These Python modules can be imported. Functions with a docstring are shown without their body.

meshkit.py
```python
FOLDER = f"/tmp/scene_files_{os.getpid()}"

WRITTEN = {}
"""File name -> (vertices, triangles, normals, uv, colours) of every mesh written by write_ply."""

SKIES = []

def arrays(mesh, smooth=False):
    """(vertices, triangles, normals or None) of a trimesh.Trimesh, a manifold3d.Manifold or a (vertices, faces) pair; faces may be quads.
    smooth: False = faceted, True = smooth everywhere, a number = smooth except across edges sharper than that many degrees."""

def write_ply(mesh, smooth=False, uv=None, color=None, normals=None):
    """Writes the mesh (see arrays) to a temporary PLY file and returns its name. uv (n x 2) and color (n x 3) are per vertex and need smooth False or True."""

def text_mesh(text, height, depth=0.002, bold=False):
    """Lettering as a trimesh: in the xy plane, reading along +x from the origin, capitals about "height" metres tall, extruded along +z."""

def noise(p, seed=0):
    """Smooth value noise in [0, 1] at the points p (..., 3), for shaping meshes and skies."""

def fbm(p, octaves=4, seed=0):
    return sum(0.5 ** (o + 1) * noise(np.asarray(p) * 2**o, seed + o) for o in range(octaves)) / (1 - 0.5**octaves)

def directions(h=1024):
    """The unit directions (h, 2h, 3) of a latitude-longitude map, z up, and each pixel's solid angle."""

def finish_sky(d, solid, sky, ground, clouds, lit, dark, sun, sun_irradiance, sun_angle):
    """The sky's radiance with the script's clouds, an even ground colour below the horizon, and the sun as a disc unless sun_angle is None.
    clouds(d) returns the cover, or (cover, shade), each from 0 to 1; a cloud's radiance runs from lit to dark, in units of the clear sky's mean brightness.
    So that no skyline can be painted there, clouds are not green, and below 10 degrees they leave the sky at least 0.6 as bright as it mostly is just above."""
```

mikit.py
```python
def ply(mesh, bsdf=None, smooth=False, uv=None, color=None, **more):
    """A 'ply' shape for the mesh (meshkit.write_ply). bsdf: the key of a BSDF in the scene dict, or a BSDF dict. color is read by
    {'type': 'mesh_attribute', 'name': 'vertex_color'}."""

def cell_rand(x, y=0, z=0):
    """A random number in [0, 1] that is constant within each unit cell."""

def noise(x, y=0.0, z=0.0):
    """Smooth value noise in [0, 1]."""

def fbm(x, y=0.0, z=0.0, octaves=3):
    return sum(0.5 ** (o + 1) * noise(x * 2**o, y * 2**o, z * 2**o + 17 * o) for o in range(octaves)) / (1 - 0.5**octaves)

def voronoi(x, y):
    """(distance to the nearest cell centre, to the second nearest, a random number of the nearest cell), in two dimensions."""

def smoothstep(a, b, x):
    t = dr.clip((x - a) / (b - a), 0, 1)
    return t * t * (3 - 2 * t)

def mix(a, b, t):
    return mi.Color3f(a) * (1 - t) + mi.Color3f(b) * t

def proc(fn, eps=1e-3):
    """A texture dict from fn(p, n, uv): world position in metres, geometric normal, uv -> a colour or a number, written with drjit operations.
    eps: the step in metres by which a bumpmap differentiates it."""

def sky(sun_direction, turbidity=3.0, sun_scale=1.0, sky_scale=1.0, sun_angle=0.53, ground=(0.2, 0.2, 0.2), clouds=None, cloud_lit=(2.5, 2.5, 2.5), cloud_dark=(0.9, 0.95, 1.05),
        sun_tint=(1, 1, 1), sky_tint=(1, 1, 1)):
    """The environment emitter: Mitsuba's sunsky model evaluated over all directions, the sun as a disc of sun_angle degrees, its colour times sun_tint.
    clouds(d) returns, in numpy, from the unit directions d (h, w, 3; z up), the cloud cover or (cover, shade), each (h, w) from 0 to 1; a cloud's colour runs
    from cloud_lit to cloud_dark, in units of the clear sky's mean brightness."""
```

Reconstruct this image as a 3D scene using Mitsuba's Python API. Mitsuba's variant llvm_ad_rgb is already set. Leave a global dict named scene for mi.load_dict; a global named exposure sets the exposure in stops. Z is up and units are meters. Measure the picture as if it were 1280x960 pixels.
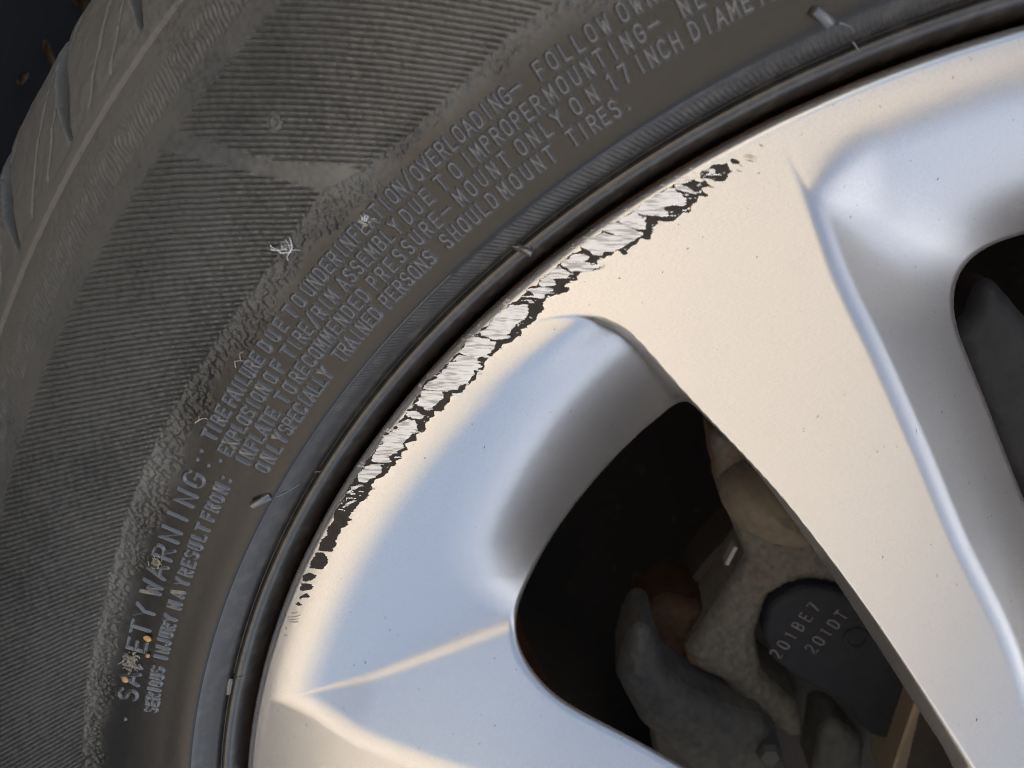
import math, random
import numpy as np, trimesh, mitsuba as mi, drjit as dr
import mikit, meshkit
from mikit import noise, fbm, smoothstep, mix, proc
from scipy.interpolate import PchipInterpolator
from scipy import ndimage
from PIL import Image, ImageDraw
T = mi.ScalarTransform4f
random.seed(3); rng = np.random.default_rng(3)

# ------------------------------------------------------------------ camera, light, exposure
F_PX = 961.0                                   # focal length in pixels of a 1280 wide picture
CAM = np.array([-0.1372, -0.1621, 0.2057]); YAW, PITCH = -0.1117, -0.3112
def cam_rot():
    c, s = math.cos(PITCH), math.sin(PITCH); a = np.array([[1, 0, 0], [0, c, -s], [0, s, c]])
    c, s = math.cos(YAW), math.sin(YAW); b = np.array([[c, s, 0], [-s, c, 0], [0, 0, 1]])
    return b @ a
ROT = cam_rot()
# the wheel is built in its own frame (x right and z up in the picture); it stands with picture-right upwards
UPRIGHT = np.array([[0, 0, -1.0], [0, 1, 0], [1, 0, 0]])
EYE, VIEW = UPRIGHT @ CAM, UPRIGHT @ ROT
def veil(d):                                     # thin high cloud over most of the sky
    n = meshkit.fbm(d * [2.2, 2.2, 4.0] + 3.1, 4, 2); near = 1 - d @ np.array([.33, .30, .895]); return 0.18 + 0.36 * np.clip((n - .35) * 2.2, 0, 1) + .3 * np.clip(1 - 2 * near, 0, 1), np.clip(.25 * meshkit.fbm(d * 3.0, 3, 9) + 1.4 * near, 0, 1)   # whiter towards the sun
exposure = 2.40
scene = {
    'type': 'scene',
    'camera': {'type': 'thinlens', 'fov': 2 * math.degrees(math.atan(640 / F_PX)), 'fov_axis': 'x', 'near_clip': 0.01, 'far_clip': 500.0,
               'aperture_radius': 0.0010, 'focus_distance': 0.185,
               'to_world': T().look_at(origin=EYE.tolist(), target=(EYE + VIEW @ [0, 1, 0]).tolist(), up=(VIEW @ [0, 0, 1]).tolist())},
    'sky': mikit.sky((0.33, 0.30, 0.895), turbidity=3, sky_tint=(1.07, 1.0, 0.93), clouds=veil, cloud_lit=(6.5, 6.5, 6.6), cloud_dark=(1.3, 1.35, 1.45)),
}
labels = {}

# ------------------------------------------------------------------ helpers
def numbered(key):
    if key not in scene: return key
    k = 1
    while f'{key}_{k:03d}' in scene: k += 1
    return f'{key}_{k:03d}'
def put(key, v, f, bsdf, normals=None, smooth=None, to_world=None, world=False, at=(0, 0, 0)):
    key = numbered(key); v = np.asarray(v, float) + at
    if not world:
        v = v @ UPRIGHT.T; normals = None if normals is None else normals @ UPRIGHT.T
    path = meshkit.write_ply(trimesh.Trimesh(np.asarray(v, float), np.asarray(f), process=False), False, normals=normals) if normals is not None else None
    s = {'type': 'ply', 'filename': path, 'face_normals': False, 'bsdf': {'type': 'ref', 'id': bsdf}} if path else mikit.ply(trimesh.Trimesh(v, f, process=False), bsdf, smooth=30 if smooth is None else smooth)
    if to_world is not None: s['to_world'] = to_world
    scene[key] = s
    return key
def tag(key, label=None, category=None, group=None, kind=None):
    labels[key] = {k: v for k, v in dict(label=label, category=category, group=group, kind=kind).items() if v}
def grid_faces(n, m, flip=False):
    i, j = np.meshgrid(np.arange(n - 1), np.arange(m - 1), indexing='ij')
    a = (i * m + j).ravel(); q = np.stack([a, a + m, a + m + 1, a + 1], 1)
    if flip: q = q[:, ::-1]
    return np.vstack([q[:, [0, 1, 2]], q[:, [0, 2, 3]]])
def clip2d(P, F, d):
    """keeps the part of a flat mesh where d > 0; returns points, faces, edges of the cut"""
    s = d > 0
    c = s[F].sum(1); out = [F[c == 3]]; newP = [P]; cut = []
    base = len(P); edges, keys = [], {}
    def cross(a, b):
        lo, hi = np.minimum(a, b), np.maximum(a, b)
        edges.append(np.stack([lo, hi], 1)); return None
    F1 = F[c == 1]; F2 = F[c == 2]
    def roll(F, which):
        k = np.argmax(which, 1); idx = (k[:, None] + np.arange(3)) % 3
        return np.take_along_axis(F, idx, 1)
    F1 = roll(F1, s[F1]); F2 = roll(F2, ~s[F2])
    E = np.vstack([F1[:, [0, 1]], F1[:, [0, 2]], F2[:, [0, 1]], F2[:, [0, 2]]]) if len(F1) + len(F2) else np.zeros((0, 2), int)
    Es = np.sort(E, 1); u, inv = np.unique(Es, axis=0, return_inverse=True); inv = inv.ravel()
    t = d[u[:, 0]] / (d[u[:, 0]] - d[u[:, 1]])
    t = np.clip(t, 0.02, 0.98)
    newP.append(P[u[:, 0]] * (1 - t[:, None]) + P[u[:, 1]] * t[:, None])
    n1, n2 = len(F1), len(F2); inv = inv + base
    a, b = inv[:n1], inv[n1:2 * n1]; p, q = inv[2 * n1:2 * n1 + n2], inv[2 * n1 + n2:]
    out += [np.stack([F1[:, 0], a, b], 1), np.stack([p, F2[:, 1], F2[:, 2]], 1), np.stack([p, F2[:, 2], q], 1)]
    cut = np.vstack([np.stack([a, b], 1), np.stack([q, p], 1)])
    P, F = np.vstack(newP), np.vstack(out)
    used = np.unique(F); m = np.full(len(P), -1); m[used] = np.arange(len(used))
    return P[used], m[F], m[cut]
def revolve(profile, a0, a1, n):
    """(r, y) profile turned about the wheel's axis (y)"""
    p = np.asarray(profile, float); a = np.radians(np.linspace(a0, a1, n))
    v = np.stack([np.outer(np.cos(a), p[:, 0]), np.broadcast_to(p[:, 1], (n, len(p))), np.outer(np.sin(a), p[:, 0])], -1)
    return v.reshape(-1, 3), grid_faces(n, len(p))
def smin(a, b, k):
    h = np.maximum(k - np.abs(a - b), 0) / k
    return np.minimum(a, b) - h * h * k * 0.25
def smax(a, b, k): return -smin(-a, -b, k)
def ss(a, b, x):
    t = np.clip((x - a) / (b - a), 0, 1); return t * t * (3 - 2 * t)
def nz(x, y, z=0.0, seed=0): return meshkit.noise(np.stack(np.broadcast_arrays(x, y, z), -1), seed)

# ------------------------------------------------------------------ materials
def rad(p): return dr.sqrt(p.x * p.x + p.z * p.z)
def M(key, **kw): scene[key] = {'type': 'twosided', 'bsdf': kw}
def rgb(*c): return {'type': 'rgb', 'value': list(c)}
def rubber_color(p, n, uv):
    r = rad(p); g = fbm(p.x * 900, p.y * 900, p.z * 900, 3); b = fbm(p.x * 60, p.y * 60, p.z * 60, 3)
    dust = smoothstep(0.262, 0.276, r + (b - 0.5) * 0.012) * (0.6 + 0.4 * smoothstep(0.3, 0.65, g * 0.5 + b * 0.5))
    tread = smoothstep(0.300, 0.318, r + (b - 0.5) * 0.012) * smoothstep(0.1, 0.5, g * 0.5 + b * 0.5)
    c = mix((0.017, 0.0178, 0.0186), (0.122, 0.125, 0.123), dust)
    return mix(c, (0.148, 0.143, 0.130), tread)
def rubber_rough(p, n, uv):
    r = rad(p); g = noise(p.x * 700, p.y * 700, p.z * 700)
    return 0.28 + 0.00 * smoothstep(0.262, 0.275, r) + 0.16 * smoothstep(0.298, 0.315, r) + 0.06 * (g - 0.5)
M('rubber', type='principled', base_color=proc(rubber_color), roughness=proc(rubber_rough), specular=0.5)
M('bead_rubber', type='principled', base_color=proc(lambda p, n, uv: mix((0.026, 0.026, 0.027), (0.045, 0.043, 0.040), smoothstep(0.45, 0.75, fbm(p.x * 300, p.y * 300, p.z * 300)))),
  roughness=0.28, specular=0.9)
def paint_color(p, n, uv):
    s = noise(p.x * 5000, p.y * 5000, p.z * 5000); t = smoothstep(0.87, 0.90, noise(p.x * 800 + 7, p.y * 800, p.z * 800) * 0.7 + 0.3 * noise(p.x * 2600, p.y * 2600, p.z * 2600))
    return mix(mi.Color3f(0.60, 0.605, 0.615) * (0.91 + 0.17 * s), (0.16, 0.14, 0.12), t)
scene['silver_paint'] = {'type': 'twosided', 'bsdf': {'type': 'principled', 'base_color': proc(paint_color), 'metallic': 0.88, 'roughness': 0.28, 'clearcoat': 0.55, 'clearcoat_gloss': 0.93, 'specular': 0.5}}
M('bare_metal', type='principled', base_color=proc(lambda p, n, uv: mix((0.46, 0.47, 0.475), (0.86, 0.88, 0.89), smoothstep(.25, .6, noise(p.x * 2900, p.y * 300, p.z * 260) * .6 + .4 * noise(p.x * 5200 + 3, p.y * 500, p.z * 700)))), metallic=0.35, roughness=0.5, specular=0.5)
M('scraped_primer', type='principled', base_color=proc(lambda p, n, uv: mix((0.028, 0.024, 0.021), (0.05, 0.042, 0.036), fbm(p.x * 900, p.y * 900, p.z * 900))), roughness=0.7, specular=0.3)
M('scuff', type='principled', base_color=rgb(0.30, 0.25, 0.20), roughness=0.7)
M('brake_iron', type='principled', base_color=proc(lambda p, n, uv: mix(mix((0.05, 0.049, 0.045), (0.105, 0.102, 0.092), fbm(p.x * 600, p.y * 600, p.z * 600)), (0.09, 0.055, 0.032), smoothstep(0.58, 0.78, fbm(p.x * 70 + 3, p.y * 70, p.z * 70)))), roughness=0.75, specular=0.3)
M('pad_plate_paint', type='principled', base_color=proc(lambda p, n, uv: mix((0.006, 0.008, 0.016), (0.014, 0.016, 0.022), fbm(p.x * 200, p.y * 200, p.z * 200))), roughness=0.75, specular=0.25)
M('pad_print', type='principled', base_color=rgb(0.10, 0.10, 0.11), roughness=0.7)
M('spring_steel', type='principled', base_color=rgb(0.30, 0.25, 0.19), metallic=0.5, roughness=0.45)
M('barrel_dust', type='principled', base_color=proc(lambda p, n, uv: mix((0.24, 0.11, 0.05), (0.12, 0.07, 0.042), fbm(p.x * 40, p.y * 40, p.z * 40))), roughness=0.6)
M('disc_steel', type='principled', base_color=rgb(0.03, 0.029, 0.028), roughness=0.6)
M('dark_steel', type='principled', base_color=rgb(0.035, 0.037, 0.042), roughness=0.6)
M('liner_plastic', type='principled', base_color=proc(lambda p, n, uv: mix((0.012, 0.013, 0.017), (0.03, 0.022, 0.016), smoothstep(0.70, 0.80, fbm(p.x * 120, p.y * 120, p.z * 120, 2)))), roughness=0.7)
M('body_paint', type='principled', base_color=rgb(0.05, 0.055, 0.065), roughness=0.25, clearcoat=1.0)
M('asphalt', type='principled', base_color=proc(lambda p, n, uv: mix((0.03, 0.03, 0.032), (0.05, 0.05, 0.052), fbm(p.x * 3, p.y * 3, p.z * 3, 4))), roughness=0.9)
M('concrete', type='principled', base_color=proc(lambda p, n, uv: mix((0.36, 0.33, 0.285), (0.44, 0.41, 0.36), fbm(p.x * 4, p.y * 4, p.z * 4, 4))), roughness=0.9)
M('render_wall', type='principled', base_color=proc(lambda p, n, uv: mix((0.69, 0.64, 0.565), (0.74, 0.69, 0.615), fbm(p.x * 2, p.y * 2, p.z * 2, 4))), roughness=0.9)

M('letter_rubber', type='principled', base_color=rgb(.070, .073, .078), roughness=.20, specular=1.0, clearcoat=1.0, clearcoat_gloss=.96)  # paler, bluish base paints in the sky sheen on the raised rubber
M('boss_iron', type='principled', base_color=proc(lambda p, n, uv: mix((0.075, 0.063, 0.05), (0.125, 0.108, 0.088), fbm(p.x * 450, p.y * 450, p.z * 450))), roughness=0.8, specular=0.3)
M('grey_iron', type='principled', base_color=proc(lambda p, n, uv: mix((0.032, 0.034, 0.035), (0.07, 0.072, 0.072), fbm(p.x * 300, p.y * 300, p.z * 300))), roughness=0.7, specular=0.3)
M('housing_iron', type='principled', base_color=proc(lambda p, n, uv: mix((0.016, 0.017, 0.021), (0.030, 0.032, 0.036), fbm(p.x * 200, p.y * 200, p.z * 200))), roughness=0.65, specular=0.3)
M('rusty_iron', type='principled', base_color=proc(lambda p, n, uv: mix((0.022, 0.014, 0.010), (0.040, 0.022, 0.013), fbm(p.x * 200, p.y * 200, p.z * 200))), roughness=0.8, specular=0.2)
M('rusty_bolt', type='principled', base_color=rgb(.022, .012, .008), roughness=.6)
M('pin_steel', type='principled', base_color=rgb(.14, .135, .135), roughness=.4)
M('shim_brown', type='principled', base_color=rgb(.045, .036, .028), roughness=.6)
M('dead_leaf_brown', type='principled', base_color=rgb(.11, .065, .035), roughness=.7)
M('white_fibre', type='principled', base_color=rgb(.75, .76, .78), roughness=.6)
M('straw_fibre', type='principled', base_color=rgb(.55, .50, .42), roughness=.7)
M('grey_straw', type='principled', base_color=proc(lambda p, n, uv: mix((.22, .20, .15), (.48, .43, .33), noise(p.x * 900, p.y * 900, p.z * 900))), roughness=.8)
M('orange_seed', type='principled', base_color=rgb(.62, .36, .12), roughness=.5)
M('tan_seed', type='principled', base_color=rgb(.50, .30, .14), roughness=.6)

# ------------------------------------------------------------------ setting
GZ = -0.352
put('driveway', [[-200, -200, GZ], [200, -200, GZ], [200, 200, GZ], [-200, 200, GZ]], [[0, 1, 2], [0, 2, 3]], 'asphalt', smooth=False, world=True)
labels['driveway'] = {'kind': 'structure'}
put('pavement', [[-60, -80, GZ + .004], [60, -80, GZ + .004], [60, -.24, GZ + .004], [-60, -.24, GZ + .004]], [[0, 1, 2], [0, 2, 3]], 'concrete', smooth=False, world=True)
labels['pavement'] = {'kind': 'structure'}

put('garage__wall', *(lambda m: (m.vertices, m.faces))(trimesh.creation.box(bounds=[[-0.9, -11.0, GZ], [7.0, -6.0, 3.8]])), 'render_wall', smooth=False, world=True)
put('garage__roof', *(lambda m: (m.vertices, m.faces))(trimesh.creation.box(bounds=[[-1.1, -11.2, 3.8], [7.2, -5.8, 3.95]])), 'dark_steel', smooth=False, world=True)
tag('garage', 'pale rendered garage across the driveway, mirrored in the wheel', 'building')

def car_shell():
    # side silhouette with the wheel arch, extruded inwards with a tumblehome
    arch = [(0.415 * math.cos(a), 0.415 * math.sin(a)) for a in np.linspace(math.radians(200), math.radians(-20), 40)]
    out = [(-0.95, -0.14)] + [(x, z) for x, z in arch] + [(2.6, -0.14), (3.6, -0.05), (3.75, 0.45), (3.0, 0.66), (2.4, 1.06), (0.7, 1.12), (-0.35, 0.66), (-0.85, 0.52)]
    from shapely.geometry import Polygon
    m = trimesh.creation.extrude_polygon(Polygon(out), 1.75, engine='earcut')
    v = np.array(m.vertices); y = v[:, 2].copy(); z = v[:, 1].copy()
    inset = 0.16 * ss(0.5, 1.1, z)
    return np.stack([v[:, 0], np.where(y < 0.8, 0.006 + inset, 1.76 - inset), z], 1), np.array(m.faces)[:, ::-1]
v, f = car_shell()
put('parked_car__body', v, f, 'body_paint', smooth=20, world=True)
v, f = revolve([(0.414, 0.02), (0.405, 0.06), (0.400, 0.30), (0.395, 0.34)], -20, 200, 120)
put('parked_car__arch_liner', v, f, 'liner_plastic', world=True)
v, f = revolve([(0.40, 0.341), (0.25, 0.36), (0.05, 0.365), (0.0, 0.365)], 0, 360, 90)
put('parked_car__arch_liner', v, f, 'liner_plastic', world=True)
tag('parked_car', 'dark parked car around and behind the tyre', 'car')

# ------------------------------------------------------------------ alloy wheel: a height field over the wheel plane, seven spokes
STEP = 360 / 7
_rr = [0, .05, .070, .094, .130, .156, .178, .202, .219, .235]
_tr_any = PchipInterpolator(_rr, np.radians([-6, -5, -4.6, -3.9, -1.6, -0.9, -0.35, 0.2, 0.1, 0.0]))
_tr_low = PchipInterpolator(_rr, np.radians([6, 4.2, 3.0, 1.6, 0.2, -0.6, -1.0, -1.9, -3.5, -4.0]))      # the spoke at the left has a flared root
_tl = PchipInterpolator([0, .05, .070, .113, .151, .193, .210, .2165, .2225, .229, .235], np.radians([15, 12, 10.0, 9.7, 10.2, 11.8, 12.35, 13.2, 15.2, 19.0, 23.0]))
_rc = PchipInterpolator([8, 13.6, 18.9, 25.1, 31.4, 34.5, 37.0, 40.0, 60], [.2125, .2117, .2097, .2053, .1997, .1925, .1800, .1600, .1400])
_wa = PchipInterpolator([0, .08, .111, .130, .150, .170, .25], [.009, .0112, .0145, .0178, .0208, .0255, .0280])
def spoke_face(r): return 1e-5 + .03 * .006 * np.logaddexp(0, (0.210 - r) / .006)
def wheel_parts(x, z):
    r = np.hypot(x, z); th = np.degrees(np.arctan2(z, x)) % 360
    gap = np.floor((th - 122.0) / STEP)                # gap 0 follows the spoke at 116 degrees, gap -1 precedes it
    rel = (th - 116.0) - gap * STEP                    # 6 .. 57.4, the spokes span 0 .. 12 and 51 .. 63
    # spokes bounding this stretch: the one that starts it (left edge tl) and the next one (clockwise edge tr)
    low = lambda g: (np.mod(g, 7) == 1)
    tr_of = lambda g: np.where(low(g), _tr_low(r), _tr_any(r))
    a = np.radians(rel)
    tRa = r * (tr_of(gap) - a); tLa = r * (a - _tl(r))
    tRb = r * (tr_of(gap + 1) - (a - np.radians(STEP))); tLb = r * (a - np.radians(STEP) - _tl(r))
    wide = np.where(np.mod(gap, 7) == 6, 1.0, 0.0)     # the gap right of the upper spoke is the wider kind of window
    wide_s = wide * ss(6.2, 11, rel)
    sf = spoke_face(r)
    def spoke(tr, tl, g):
        right = sf + tr * np.where(low(g), .64, .86)
        left = sf + tl * (7.0 - 4.6 * ss(0.16, 0.07, r)) * (1 - .7 * ss(.200, .222, r))
        return smax(smax(sf, right, 0.0021), left, 0.0030 + .0035 * ss(.170, .205, r))
    sp = smin(spoke(tRa, tLa, gap), spoke(tRb, tLb, gap + 1), 0.001)
    lip = np.where(r > 0.2312, 0.0022 - np.sqrt(np.maximum(0.0022 ** 2 - np.clip(r - 0.2312, 0, 0.0022) ** 2, 0)), 0)
    # wide only counts away from the spoke that starts the gap, so that it fades out before that spoke
    g = (0.2232 - r) * 0.50
    rc = _rc(rel) * (1 - wide_s) + 0.2060 * wide_s
    dr_ = rc - r
    st = (0.2232 - rc) * 0.50 + dr_ * (.72 + .35 * wide_s) + np.maximum(dr_, 0) ** 2 * (8 + 7 * wide_s)
    am = smax(0.0 * r, smax(g, st, 0.0022 + .010 * wide_s), 0.0034)
    am = am * (1 - .88 * wide * ss(.203, .220, r) * ss(.016, -.001, np.abs(tRb)))   # rounded corner where the spoke grows out of the rim
    am = am * (1 - .75 * (1 - wide) * ss(.2100, .2260, r) * ss(.030, -.004, np.abs(tLa)))
    hub = smax(0.018 + 0 * r, (r - 0.036) * 1.2 + 0.012, 0.006)
    sp = smin(sp, hub, 0.008)
    k = (18.0 - 14.0 * ss(25, 15, rel)) * (1 - wide) + 2.4 * wide                             # how tight the fillet between spoke and rim is
    return r, sp, am, lip, k, rel, wide, tRb, tLa
def hole_d(x, z):
    """signed distance to the window opening between two spokes; negative inside"""
    r, sp, am, lip, k, rel, wide, tRb, tLa = wheel_parts(x, z)
    outer = r - (0.1790 - 0.00014 * np.clip(rel - 12, 0, 40) + .0137 * wide)
    w = .0210 * wide + (1 - wide) * _wa(r)
    d = smax(outer, w - tRb, 0.020)
    d = smax(d, 0.0035 - tLa, 0.002)
    return smax(d, 0.040 - r, 0.01)
def wheel_y(x, z):
    r, sp, am, lip, k, *_ = wheel_parts(x, z)
    a, b = np.clip(sp, 1e-6, .09), np.clip(am, 1e-6, .09); q = np.minimum(a, b) / np.maximum(a, b)
    y = np.minimum(np.minimum(a, b) / (1 + q ** k) ** (1 / k) + lip, 0.050)
    d = hole_d(x, z); R = 0.0016
    q = np.clip(d, 0, R)
    return y + R - np.sqrt(np.maximum(R * R - (R - q) ** 2, 0)) * 1.0
def wheel_normal(x, z, e=6e-5):
    gx = (wheel_y(x + e, z) - wheel_y(x - e, z)) / (2 * e); gz = (wheel_y(x, z + e) - wheel_y(x, z - e)) / (2 * e)
    n = np.stack([gx, -np.ones_like(gx), gz], 1)
    return n / np.linalg.norm(n, axis=1, keepdims=True)
def wheel_sector(t0, t1, h):
    n, m = int(np.radians(t1 - t0) * 0.2 / h), int(0.205 / h)
    a = np.radians(np.linspace(t0, t1, n)); r = np.concatenate([np.linspace(0.028, 0.2306, m), 0.2312 + 0.0022 * np.sin(np.linspace(0, math.pi / 2, 9))])
    A, Rr = np.meshgrid(a, r, indexing='ij')
    P = np.stack([(Rr * np.cos(A)).ravel(), (Rr * np.sin(A)).ravel()], 1); F = grid_faces(n, len(r), True)
    P, F, cut = clip2d(P, F, hole_d(P[:, 0], P[:, 1]) - 2e-5)
    y = wheel_y(P[:, 0], P[:, 1]); V = np.stack([P[:, 0], y, P[:, 1]], 1); N = wheel_normal(P[:, 0], P[:, 1])
    _, sp, am, *_ = wheel_parts(P[:, 0], P[:, 1]); rr = np.hypot(P[:, 0], P[:, 1])
    isp = ((sp < am) & (rr < 0.2215))[F].all(1)
    a_, b_ = cut[:, 0], cut[:, 1]
    gd = np.stack([(hole_d(P[:, 0] + 1e-4, P[:, 1]) - hole_d(P[:, 0] - 1e-4, P[:, 1])), 0 * rr, (hole_d(P[:, 0], P[:, 1] + 1e-4) - hole_d(P[:, 0], P[:, 1] - 1e-4))], 1) / 2e-4
    back = np.array([0, .010, 0]) + gd * .010
    W = np.vstack([V[a_], V[b_], V[b_] + back[b_], V[a_] + back[a_]]); k = len(a_); i = np.arange(k)
    e = 1e-4
    dn = np.stack([(hole_d(P[:, 0] + e, P[:, 1]) - hole_d(P[:, 0] - e, P[:, 1])), 0 * rr, (hole_d(P[:, 0], P[:, 1] + e) - hole_d(P[:, 0], P[:, 1] - e))], 1)
    dn = -dn / np.maximum(np.linalg.norm(dn, axis=1, keepdims=True), 1e-9)
    WN = np.vstack([dn[a_], dn[b_], dn[b_], dn[a_]])
    WF = np.vstack([np.stack([i, i + k, i + 2 * k], 1), np.stack([i, i + 2 * k, i + 3 * k], 1)])
    wsp = isp_vertex = ((sp < am) & (rr < 0.2215)); ws = wsp[a_] & wsp[b_]; ws2 = np.concatenate([ws, ws])
    def sub(Fv, Fw):
        v = np.vstack([V, W]); n_ = np.vstack([N, WN]); f = np.vstack([Fv, Fw + len(V)])
        u = np.unique(f); mm = np.full(len(v), -1); mm[u] = np.arange(len(u)); return v[u], mm[f], n_[u]
    return sub(F[isp], WF[ws2]), sub(F[~isp], WF[~ws2])
put('alloy_wheel__barrel', *revolve([(0.2334, 0.0022), (0.2334, 0.008), (0.229, 0.011), (0.2275, 0.02), (0.215, 0.040), (0.200, 0.046), (0.1945, 0.047), (0.1940, 0.05), (0.181, 0.09), (0.180, 0.20), (0.215, 0.225)], 0, 360, 360), 'barrel_dust')
for k in range(7):
    t0 = 95.0 + k * STEP
    if k == 0 or k == 1: (sp_, rm_), tw = wheel_sector(t0, t0 + STEP, 0.00042), None
    elif k == 6: (sp_, rm_), tw = wheel_sector(t0, t0 + STEP, 0.0010), None
    else:
        if k == 2: plain = wheel_sector(95.0 + 3 * STEP, 95.0 + 4 * STEP, 0.0014)
        (sp_, rm_), tw = plain, T().rotate([0, 1, 0], -(k - 3) * STEP)
    put('alloy_wheel__spoke', sp_[0], sp_[1], 'silver_paint', normals=sp_[2], to_world=tw)
    put('alloy_wheel__rim_section', rm_[0], rm_[1], 'silver_paint', normals=rm_[2], to_world=tw)
put('alloy_wheel__hub_cap', *revolve([(0.0285, 0.0185), (0.0275, 0.016), (0.02, 0.0145), (0.0, 0.014)], 0, 360, 60), 'silver_paint', smooth=40)
tag('alloy_wheel', 'silver painted alloy wheel with wide spokes and a long kerb scrape along its rim edge', 'wheel')
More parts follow.
